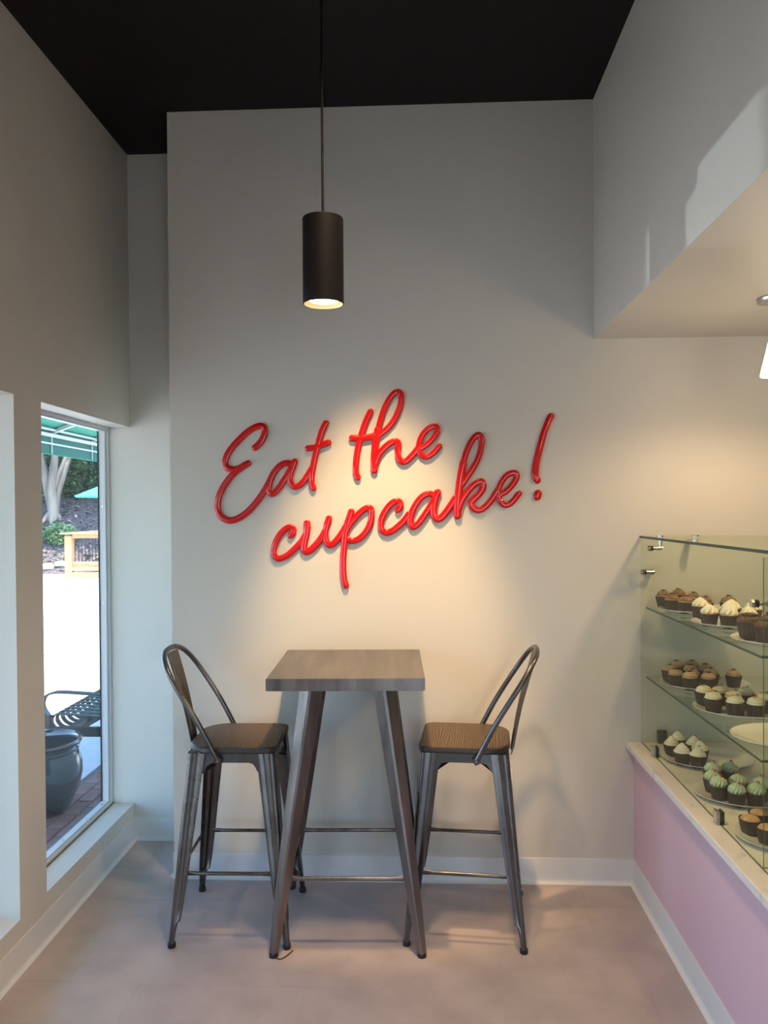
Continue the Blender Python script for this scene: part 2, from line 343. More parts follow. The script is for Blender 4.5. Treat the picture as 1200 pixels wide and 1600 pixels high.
for y in (-.215, -.93, -1.75):
    b = MB(); b.box(V(XG - .012, y - .017, .6555), V(XG - .001, y + .017, .70), 'nickel', bevel=.001); b.box(V(XG + .0065, y - .017, .6555), V(XG + .014, y + .017, .70), 'gasket', bevel=.001)
    b.build('base_clip', cs)
MB().box(V(1.075, -.03, .6555), V(1.115, -.003, .712), 'gasket', bevel=.002).build('wall_bracket', cs)

# oval platters
PLAT = {'A': (1.215, -.205, 1.274), 'B': (1.215, -.60, 1.274), 'C': (1.215, -.985, 1.274), 'D': (1.215, -.21, .958), 'E': (1.210, -.635, .958), 'F': (1.205, -1.005, .958),
        'G': (1.205, -.27, .655), 'H': (1.195, -.68, .655), 'I': (1.195, -1.06, .655)}
PL_LAB = {'A': 'white oval platter under tan-iced cupcakes, top shelf beside the wall', 'B': 'white oval platter under cream-swirled cupcakes, middle of top shelf', 'C': 'white oval platter under dark chocolate cupcakes, near end of top shelf',
          'D': 'white oval platter under tan-iced cupcakes, lower glass shelf beside the wall', 'E': 'white oval platter under carrot-sprinkled cupcakes on the lower glass shelf', 'F': 'empty white oval platter at the near end of the lower glass shelf',
          'G': 'white oval platter under lemon-topped cupcakes on the worktop, half empty', 'H': 'white oval platter under strawberry-topped green cupcakes on the worktop', 'I': 'white oval platter under plain golden muffins on the worktop'}
def platter_mesh():
    b = MB(); b.lathe([(0, .003), (.60, .003), (.72, .004), (.84, .010), (.97, .0185), (1.0, .0195), (1.0, .0178), (.86, .007), (.74, .0005), (0, .0005)], 'china', seg=64, sx=.185, sy=.150); return b.build('oval_platter')
pm = platter_mesh()
for i, (k, p) in enumerate(PLAT.items()):
    o = pm if i == 0 else pm.copy()
    if i: COL.objects.link(o)
    o.location = p; tag(o, PL_LAB[k], 'platter', 'oval platters in the display case')

# cupcakes
M['gold'] = pbr('golden_cake', (0.52, 0.30, 0.13), 0.75, var=0.15, vscale=60, bump=0.3, bscale=120)
M['choccake'] = pbr('chocolate_cake', (0.10, 0.045, 0.03), 0.8, var=0.2, vscale=60, bump=0.4, bscale=120)
M['greencake'] = pbr('green_tea_cake', (0.20, 0.18, 0.07), 0.8, var=0.15, vscale=60, bump=0.3, bscale=120)
M['icetan'] = pbr('tan_icing', (0.46, 0.29, 0.16), 0.5, var=0.12, vscale=50, sss=0.1)
M['icedrip'] = pbr('caramel_icing', (0.42, 0.23, 0.11), 0.45, col2=(0.17, 0.075, 0.035), vscale=70, var=0.1, sss=0.1)
M['icecream'] = pbr('cream_icing', (0.80, 0.75, 0.62), 0.45, var=0.03, sss=0.15)
M['iceivory'] = pbr('ivory_icing', (0.74, 0.66, 0.46), 0.45, var=0.03, sss=0.15)
M['icegreen'] = pbr('green_icing', (0.52, 0.60, 0.40), 0.45, var=0.05, sss=0.15)
M['icechoc'] = pbr('coconut_chocolate_icing', (0.20, 0.11, 0.055), 0.8, col2=(0.09, 0.045, 0.025), vscale=160, bump=0.9, bscale=160)
M['choc'] = pbr('chocolate', (0.035, 0.018, 0.012), 0.35)
M['orange'] = pbr('orange_icing', (0.75, 0.22, 0.04), 0.5)
M['green'] = pbr('green_icing_leaf', (0.05, 0.22, 0.09), 0.5)
M['leaf'] = pbr('mint_leaf', (0.03, 0.07, 0.03), 0.5)
M['lemon'] = pbr('lemon', (0.80, 0.66, 0.22), 0.4)
M['berry'] = pbr('strawberry', (0.60, 0.035, 0.03), 0.3, col2=(0.70, 0.20, 0.16), vscale=40, lo=.3, hi=.4)
def wrapper(par, R=.034):
    b = MB(); b.lathe([(0, .001), (R*.72, .001), (R*.74, .003), (R*.87, .026), (R, .050), (R - .0012, .050), (R*.80, .012)], 'wrapper', seg=64, mod=lambda a, j: 1 + (.028*math.cos(32*a) if j in (2, 3, 4, 5) else 0)); return b.build('wrapper', par)
def cake(par, mat, R=.034, h=.053, dome=.006):
    b = MB(); b.lathe([(R*.66, .012), (R*.87, .044), (R*.92, h - .002), (R*.7, h + dome*.6), (R*.35, h + dome), (.0005, h + dome*1.05)], mat, seg=32, mod=lambda a, j: 1 + .02*math.sin(5*a + j), cap=True); return b.build('cake', par)
def ico_blob(b, c, s, mat, seed=0):
    bm2 = bmesh.new(); bmesh.ops.create_icosphere(bm2, subdivisions=1, radius=1)
    vs = [Vector(c) + Vector((v.co.x*s[0], v.co.y*s[1], v.co.z*s[2]))*(1 + .25*noise.noise(v.co*2 + Vector((seed, 0, 0)))) for v in bm2.verts]
    b.faces(vs, [[v.index for v in f.verts] for f in bm2.faces], mat); bm2.free()
def icing(par, mat, kind, z0=.052, R=.030):
    b = MB(); prof = []; n = 26
    if kind == 'star':       # star-tip piped swirl: twisted flutes under a peak
        for j in range(n + 1):
            t = j/n; prof.append((R*(1 - .12*(1 - min(1, t*5))**2)*(1 - t**1.7)**.75 if t < 1 else .0004, z0 + .034*t))
        b.lathe(prof, mat, seg=72, mod=lambda a, j: 1 + .17*math.cos(8*a - 6.5*j/n)*(1 - j/n*.5), cap=True)
    elif kind == 'curl':     # thin open-tip curls
        for j in range(n + 1):
            t = j/n; prof.append((R*(.92 + .08*math.sin(t*3.1))*(1 - t**2.2)**.8 if t < 1 else .0004, z0 + .032*t))
        b.lathe(prof, mat, seg=72, mod=lambda a, j: 1 + .11*math.cos(13*a - 9*j/n) + .05*math.sin(18*j/n + 2*a), cap=True)
    elif kind == 'round':    # rope of icing coiled twice
        for j in range(n + 1):
            t = j/n; prof.append((R*(1 - t**2.4)**.62 if t < 1 else .0004, z0 + .024*t))
        b.lathe(prof, mat, seg=48, mod=lambda a, j: 1 + (.10*abs(math.sin(PI*(2.2*j/n + a/(2*PI)))) - .05)*(1 if j < n - 1 else 0), cap=True)
    elif kind == 'soft':     # three soft coils
        for j in range(n + 1):
            t = j/n; prof.append((R*(1 - .85*t)*(1.03 if t < .5 else 1.03) if t < 1 else .0004, z0 + .034*t**.9))
        b.lathe(prof, mat, seg=48, mod=lambda a, j: .93 + .20*abs(math.sin(PI*(3.0*j/n + a/(2*PI))))**.7, cap=True)
    else:                    # rough mound
        for j in range(n + 1):
            t = j/n; prof.append((R*1.05*(1 - t**2.6)**.6 if t < 1 else .0004, z0 - .004 + .020*t))
        b.lathe(prof, mat, seg=56, mod=lambda a, j: 1 + .06*math.sin(11*a + j*1.7)*math.cos(7*a - j), cap=True)
    return b.build('icing', par, smooth=60)
def topping(par, kind, z):
    b = MB(); rnd = random.Random(kind)
    if kind == 'crumbs':
        for k in range(9): a = rnd.random()*6.3; r = rnd.random()*.013; ico_blob(b, (r*math.cos(a), r*math.sin(a), z + .003*rnd.random()), (.0035, .0028, .003), 'choc', k)
    elif kind == 'bar': b.box((-.010, -.005, z - .002), (.010, .006, z + .003), 'choc', bevel=.001); b.box((-.004, -.008, z - .002), (.006, .002, z + .004), 'choc', bevel=.001)
    elif kind == 'carrot':
        ico_blob(b, (-.004, 0, z), (.010, .005, .003), 'orange'); ico_blob(b, (-.010, .004, z - .001), (.006, .004, .003), 'orange', 2)
        ico_blob(b, (.008, 0, z + .001), (.006, .004, .0045), 'green', 3); ico_blob(b, (.012, .003, z), (.004, .003, .004), 'green', 4)
    elif kind == 'lemon':
        b.faces([(-.014, -.003, z - .004), (-.002, -.004, z - .002), (-.006, -.003, z + .008), (-.014, .002, z - .004), (-.002, .001, z - .002), (-.006, .002, z + .008)], [(0, 1, 2), (5, 4, 3), (0, 3, 4, 1), (1, 4, 5, 2), (2, 5, 3, 0)], 'lemon')
        b.faces([(-.002, 0, z - .002), (.011, -.005, z), (.009, .001, z + .010), (.004, .006, z + .004), (.005, 0, z - .001)], [(0, 1, 2), (0, 2, 3), (0, 3, 4), (0, 4, 1), (1, 4, 3, 2)], 'leaf')
    elif kind == 'berry':
        b.faces([(-.004, -.006, z - .003), (.012, -.007, z + .001), (.006, -.005, z + .015), (-.003, .004, z - .003), (.013, .005, z + .001), (.008, .002, z + .014), (.000, -.010, z + .005), (.010, -.010, z + .007)], [(0, 6, 2, 5, 3), (6, 7, 2), (0, 1, 7, 6), (1, 4, 5, 2, 7), (4, 3, 5), (0, 3, 4, 1)], 'berry')
    elif kind == 'coco':
        b.lathe([(.0005, z - .003), (.019, z - .002), (.020, z + .004), (.013, z + .007), (.0005, z + .008)], 'choc', seg=28, mod=lambda a, j: 1 + .10*math.sin(9*a + j))
    return b.build('topping', par)
CUP = {'A': ('icedrip', 'round', 'crumbs', 'gold', 'tan-iced cupcake with chocolate crumbs'), 'B': ('icecream', 'star', None, 'gold', 'cupcake under a tall white piped swirl'), 'C': ('icechoc', 'mound', 'coco', 'choccake', 'dark chocolate cupcake with rough brown icing'),
       'D': ('icetan', 'round', 'bar', 'choccake', 'chocolate cupcake with smooth beige icing'), 'E': ('iceivory', 'round', 'carrot', 'choccake', 'brown cupcake with ivory icing and orange-green bits'), 'G': ('icecream', 'soft', 'lemon', 'gold', 'white-iced cupcake with lemon wedge and leaf'),
       'H': ('icegreen', 'curl', 'berry', 'greencake', 'green-iced cupcake with a strawberry piece'), 'I': (None, None, None, 'gold', 'plain golden muffin in a brown case')}
WHERE = {'A': 'top shelf by the wall', 'B': 'middle of top shelf', 'C': 'near end of top shelf', 'D': 'lower shelf by the wall', 'E': 'middle of lower shelf', 'G': 'worktop platter by wall', 'H': 'middle platter of worktop', 'I': 'nearest worktop platter'}
CP = {'A': [(1.072, -.115), (1.085, -.19), (1.154, -.065), (1.110, -.286), (1.193, -.137), (1.188, -.287), (1.288, -.288)],
      'B': [(1.100, -.487), (1.085, -.625), (1.216, -.50), (1.132, -.690), (1.180, -.560), (1.285, -.525), (1.205, -.680)],
      'C': [(1.110, -.925), (1.120, -1.035), (1.200, -.90), (1.205, -1.01)],
      'D': [(1.086, -.150), (1.136, -.090), (1.208, -.075), (1.178, -.148), (1.088, -.227), (1.159, -.226), (1.125, -.300), (1.250, -.125), (1.240, -.215), (1.200, -.300), (1.327, -.235)],
      'E': [(1.085, -.565), (1.090, -.650), (1.154, -.545), (1.145, -.715), (1.174, -.625), (1.240, -.575), (1.210, -.735), (1.273, -.655)],
      'G': [(1.075, -.215), (1.120, -.155), (1.085, -.320), (1.170, -.205), (1.170, -.284), (1.130, -.375)],
      'H': [(1.115, -.570), (1.090, -.640), (1.088, -.712), (1.184, -.560), (1.165, -.690), (1.125, -.775), (1.190, -.780), (1.235, -.720)],
      'I': [(1.122, -.968), (1.070, -1.020), (1.095, -1.090), (1.130, -1.150)]}
ORD = ['first', 'second', 'third', 'fourth', 'fifth', 'sixth', 'seventh', 'eighth', 'ninth', 'tenth', 'eleventh']
GN = {'A': 'tan-iced cupcakes on the top shelf', 'B': 'white-swirled cupcakes on the top shelf', 'C': 'dark chocolate cupcakes on the top shelf', 'D': 'beige-iced cupcakes on the lower shelf', 'E': 'ivory-iced cupcakes on the lower shelf', 'G': 'lemon-topped cupcakes on the worktop', 'H': 'strawberry-topped cupcakes on the worktop', 'I': 'plain muffins on the worktop'}
for k, (ice, ik, tp, ck, lab) in CUP.items():
    nm = 'muffin' if k == 'I' else 'cupcake'
    proto = thing(nm, lab, nm if k == 'I' else 'cupcake')
    wrapper(proto); cake(proto, ck, h=.053 if k != 'I' else .047, dome=.006 if k != 'I' else .013)
    if ice: icing(proto, ice, ik, R=.0295 if k != 'C' else .031, z0=.052)
    if tp: topping(proto, tp, {'round': .0755, 'star': .085, 'soft': .080, 'curl': .074, 'mound': .066}[ik])
    z = PLAT[k][2] + .0035
    order = sorted(range(len(CP[k])), key=lambda i: screen((*CP[k][i], z + .05))[0])
    for n_, i in enumerate(order):
        o = proto if n_ == 0 else copy_tree(proto)
        x, y = CP[k][i]; u, v = (x - PLAT[k][0])/.185, (y - PLAT[k][1])/.150; rr = math.hypot(u, v); dz = max(0, rr - .72)*.035
        s = 1.0 if k != 'C' else 1.22
        o.location = (x, y, z + dz); o.rotation_euler = (random.uniform(-.03, .03), random.uniform(-.03, .03), random.uniform(0, 1.2)); o.scale = (s*random.uniform(.97, 1.03),)*3
        pos = ('leftmost' if n_ == 0 else 'rightmost' if n_ == len(order) - 1 else ORD[n_] + ' from left')
        o['label'] = lab + ', ' + pos + ', ' + WHERE[k]; o['group'] = GN[k]

# ------------------------------------------------------------------ bar table
tt = thing('bar_table', 'square dark metal bar-height table between the two stools', 'table', (-.297, -.352, 0), math.radians(2.0))
b = MB(); b.box((-.303, -.312, 1.036), (.303, .310, 1.083), 'gun_table', bevel=.0025); b.build('table_top', tt)
def table_leg(sx, sy):
    b = MB(); top, bot = Vector((sx*.143, sy*.143, 1.036)), Vector((sx*.286, sy*.273, .016)); rings = []
    for t, w in ((0, .0335), (.5, .0265), (.86, .0190), (.90, .0165), (1.0, .0135)):
        c = top.lerp(bot, t); n = 8; ring = []
        for k in range(4):
            a = k*PI/2
            for da in (-.13, .13):
                ring.append(c + Vector((math.cos(a + da), math.sin(a + da), 0))*w*1.37)
        rings.append(ring)
    b.loft(rings, 'gun_table'); lg = b.build('leg', tt, smooth=30)
    MB().cyl(bot + Vector((0, 0, -.016)), bot + Vector((0, 0, .001)), .0175, 'rubber', 20).build('rubber_foot', lg); return lg
for sx, sy in ((-1, -1), (1, -1), (1, 1), (-1, 1)): table_leg(sx, sy)
def rail(par, a, c, r, mat, flat=.035, sag=0):
    a, c = Vector(a), Vector(c); d = (c - a).normalized(); L = (c - a).length; b = MB()
    pts, rad = [], []
    side = d.cross(Vector((0, 0, 1))).normalized(); rings = []
    for s, w, h in ((0, r*1.25, r*.3), (flat*.6, r*1.25, r*.3), (flat, r, r), (L - flat, r, r), (L - flat*.6, r*1.25, r*.3), (L, r*1.25, r*.3)):
        p = a + d*s; rings.append([p + side*h*math.cos(2*PI*k/12) + Vector((0, 0, 1))*w*math.sin(2*PI*k/12) for k in range(12)])
    b.loft(rings, mat); return b.build('stretcher', par)
h = .24
for a, c in (((-h, -.232), (h, -.232)), ((-h, .232), (h, .232)), ((-h, -.232), (-h, .232)), ((h, -.232), (h, .232))):
    rail(tt, (a[0], a[1], .283), (c[0], c[1], .283), .0085, 'gun_table', .05)
MB().box((-.17, -.17, 1.024), (.17, .17, 1.036), 'blackmetal').build('mounting_plate', tt)

# ------------------------------------------------------------------ bar stools
def make_stool(label, loc, rz):
    st = thing('bar_stool', label, 'stool', loc, rz, 'metal bar stools with wooden seats')
    # seat: rounded at the back, squarer at the front
    def outline(inset):
        pts = []; hw = .183 - inset
        for cx, cy, r, a0 in ((hw - .04, hw - .04, .04, 0), (-hw + .105, hw - .105, .105, PI/2), (-hw + .105, -hw + .105, .105, PI), (hw - .04, -hw + .04, .04, 1.5*PI)):
            for k in range(9): a = a0 + k*PI/16; pts.append((cx + r*math.cos(a), cy + r*math.sin(a)))
        return pts
    b = MB(); b.loft([[Vector((x, y, z)) for x, y in outline(i)] for i, z in ((.004, .752), (.0, .757), (0, .772), (.003, .7765))], 'seatedge', cap=True)
    s = b.build('seat', st); 
    b = MB(); b.loft([[Vector((x, y, z)) for x, y in outline(i)] for i, z in ((.003, .7765), (.006, .778))], 'seatwood'); b.build('seat_surface', s)
    # apron: four thin skirts
    def skirt(a):
        b = MB(); hw = .1665; R = Matrix.Rotation(a, 3, 'Z')
        top = [(-hw, .752), (hw, .752)]; pr = [(-hw, .752), (-hw, .68), (-hw + .060, .68), (-hw + .067, .695), (-hw + .078, .7095), (-hw + .095, .714), (hw - .095, .714), (hw - .078, .7095), (hw - .067, .695), (hw - .060, .68), (hw, .68), (hw, .752)]
        rings = [[R @ Vector((x, -hw - off - (.752 - z)*.08, z)) for x, z in pr] for off in (0, .0025)]
        b.loft(rings, 'gun'); return b
    for k in range(4): skirt(k*PI/2).build('apron', st)
    for sx, sy in ((-1, -1), (1, -1), (1, 1), (-1, 1)):
        b = MB(); rings = []
        for z, aw, cr in ((.752, .075, .016), (.70, .071, .016), (.45, .060, .014), (.30, .054, .013), (.16, .046, .012), (.105, .040, .011), (.100, .030, .011), (.060, .024, .010), (.014, .021, .010)):
            t = (.752 - z)/.738; oc = .1765 + (.240 - .1765)*t  # outer corner half distance
            prof = [(-aw, 0), (-aw*.80, .0), (-aw*.68, .003 if z > .1 else 0), (-aw*.50, .003 if z > .1 else 0), (-aw*.40, 0)]
            arc = [(-cr + cr*math.sin(q), cr - cr*math.cos(q)) for q in (0, PI/8, PI/4, 3*PI/8, PI/2)]
            fa = [(u, v) for u, v in prof] + arc; fb = [(-v, -u) for u, v in reversed(prof)]
            outer = fa + [(u, v) for u, v in fb]; th = .003 if z > .103 else .010
            inner = [(u - th if v <= 1e-9 or u > -cr else u - th*.2, v + th) for u, v in []]
            ring = []
            # outer path: flange A along x (v = 0 outside), round corner, flange B along y (u = 0 outside)
            for u, v in outer: ring.append((u, v))
            k = len(outer)
            for u, v in reversed(outer):
                if v < cr*.3: ring.append((max(u, -aw) if u < -cr else u - th*.7, v + th))
                elif u > -cr*.3: ring.append((u - th, v))
                else: ring.append((u - th*.7, v + th*.7))
            rings.append([Vector((sx*(oc + u), sy*(oc - v), z)) for u, v in ring])
        b.loft(rings, 'gun'); lg = b.build('leg', st, smooth=40)
        c = Vector((sx*.2285, sy*.2285, 0)); MB().lathe([(0, 0), (.0145, 0), (.016, .003), (.0155, .017), (.012, .020), (0, .020)], 'rubber', c=c, seg=20).build('rubber_foot', lg)
    h = .209
    for a, c in (((-h, -h), (h, -h)), ((-h, h), (h, h)), ((-h, -h), (-h, h)), ((h, -h), (h, h))):
        d = (Vector(c) - Vector(a)).normalized()*.035; rail(st, (a[0] + d.x, a[1] + d.y, .285), (c[0] - d.x, c[1] - d.y, .285), .0075, 'gun', .045)
    for s_ in (1, -1):   # crossed straps arching up under the seat
        pts = [Vector((t*.165, s_*t*.165, .722 - .072*abs(t))) for t in (-1, -.75, -.5, -.25, 0, .25, .5, .75, 1)]
        b = MB(); n = Vector((-s_, 1, 0)).normalized()*.008
        b.loft([[p + n, p - n, p - n - Vector((0, 0, .008)), p + n - Vector((0, 0, .008))] for p in pts], 'blackmetal'); b.build('strap', st)
    half = [(.050, -.190, .730), (.052, -.190, .745), (-.010 + .0, -.188, .860)]
    pts = [(-.050, -.190, .733), (-.066, -.192, .765), (-.122, -.194, .872), (-.182, -.192, .970), (-.230, -.182, 1.045), (-.265, -.152, 1.100), (-.286, -.105, 1.130), (-.294, -.045, 1.143)]
    pts = pts + [(x, -y, z) for x, y, z in reversed(pts)]
    sp = spline(pts, 5); b = MB(); b.tube(sp, .0108, 'gun', 14)
    bk = b.build('back_loop', st, smooth=50)
    for s_ in (-1, 1):
        MB().box((-.014, -.0035, -.016), (.014, .0035, .014), 'gun', mtx=Matrix.Translation((-.049, s_*.187, .728)) @ Matrix.Rotation(.45, 4, 'Y'), bevel=.003).build('tab', bk)
        MB().cyl((-.048, s_*.190, .727), (-.048, s_*.195, .727), .0045, 'chrome', 12).build('rivet', bk)
    # splat: thin pressed plate from the loop down behind the seat
    b = MB(); rings = []
    for t in [i/14 for i in range(15)]:
        x = -.283 + (.283 - .186)*t + .010*math.sin(PI*t); z = 1.128 - (1.128 - .712)*t; wd = .073 - .030*t; row = []
        for j in range(17):
            u = -1 + j/8; dx = -.012*(1 - u*u)*(1 - .5*t); rib = .004 if (.18 < abs(u) < .62 and .10 < t < .93) else 0
            row.append(Vector((x + dx - rib, u*wd, z)))
        rings.append(row + [p + Vector((-.0022, 0, 0)) for p in reversed(row)])
    b.loft(rings, 'gun'); b.build('splat', st, smooth=30)
    return st
make_stool('dark metal bar stool facing the table from beside the window alcove', (-.764, -.352, 0), math.radians(0.8))
make_stool('metal bar stool with browner seat on the table\'s display-case side', (.186, -.330, 0), math.radians(180 - 5.0))

ti = MB(); ti.tube(spline([(-.562, -.650, .003), (-.545, -.655, .002), (-.528, -.640, .002), (-.512, -.612, .003), (-.505, -.600, .006)], 5), .0022, 'gasket', 8)
tag(ti.build('cable_tie'), 'short thin black cable tie lying by the table leg', 'cable tie')

# ------------------------------------------------------------------ lamps in view
lp = thing('pendant_lamp', 'black cylinder pendant lamp hanging above the bar table', 'lamp', (-.311, -1.05, 0))
b = MB(); r = .067; Z1, Z0 = 2.675, 2.396
b.lathe([(0, Z1), (r - .002, Z1), (r, Z1 - .002), (r, Z0 + .001), (r - .003, Z0), (r - .003, Z0 + .07), (0, Z0 + .07)], 'lampblack', seg=64).build('lamp_body', lp)
b = MB(); b.lathe([(r - .0035, Z0 + .001), (r - .009, Z0 + .008), (r - .019, Z0 + .013)], 'reflector', seg=64).build('reflector', lp)
b = MB(); b.lathe([(0, Z0 + .010), (.047, Z0 + .012), (.047, Z0 + .02), (0, Z0 + .02)], 'bulb', seg=48).build('bulb', lp)
MB().cyl((0, 0, Z1), (0, 0, ZC), .0042, 'lampblack', 12).build('cord', lp)
lamp('pendant_beam', 'SPOT', (-.311, -1.05, 2.40), 16, (1.0, 0.72, 0.42), aim=(-.311, -1.05, 0), spot_size=math.radians(100), spot_blend=0.7, shadow_soft_size=0.04)
def counter_pendant(x, y, label):
    t = thing('counter_pendant', label, 'lamp', (x, y, 0), 0, 'glass pendants over the counter')
    MB().lathe([(0, ZS), (.068, ZS), (.070, ZS - .004), (.066, ZS - .014), (.050, ZS - .018), (0, ZS - .020)], 'nickel', seg=48).build('canopy', t)
    MB().cyl((0, 0, ZS - .018), (0, 0, 2.40), .003, 'nickel', 10).build('cord', t)
    MB().lathe([(0, 2.405), (.012, 2.402), (.014, 2.375), (0, 2.372)], 'nickel', seg=24).build('socket', t)
    MB().lathe([(.014, 2.378), (.022, 2.365), (.030, 2.335), (.040, 2.29), (.053, 2.235), (.058, 2.212), (.0565, 2.208), (.054, 2.212), (.049, 2.237), (.036, 2.292), (.026, 2.34), (.012, 2.372)], 'shade', seg=48).build('lamp_shade', t)
    lamp('counter_pendant_light', 'SPOT', (x, y, 2.20), CPW, (1.0, 0.68, 0.38), aim=(x, y, 0), spot_size=math.radians(176), spot_blend=0.5, shadow_soft_size=0.05)
    lamp('counter_pendant_glow', 'POINT', (x, y, 2.19), CPW*.30, (1.0, 0.70, 0.42), shadow_soft_size=0.05)
counter_pendant(1.322, -.65, 'white glass pendant lamp hanging from the soffit over the counter')
counter_pendant(1.322, -1.75, 'white glass pendant lamp over the counter, second from the lettered wall')
counter_pendant(1.322, -2.85, 'white glass pendant lamp over the counter, third from the lettered wall')

# outlet
ot = thing('wall_outlet', 'white wall plate low on the wall behind the right stool', 'outlet', (.385, 0, .467))
MB().box((-.036, -.006, -.060), (.036, 0, .060), 'outlet', bevel=.002).build('cover_plate', ot)
for z in (-.022, .022): MB().box((-.016, -.0085, z - .014), (.016, -.006, z + .014), 'outlet', bevel=.001).build('socket_face', ot)

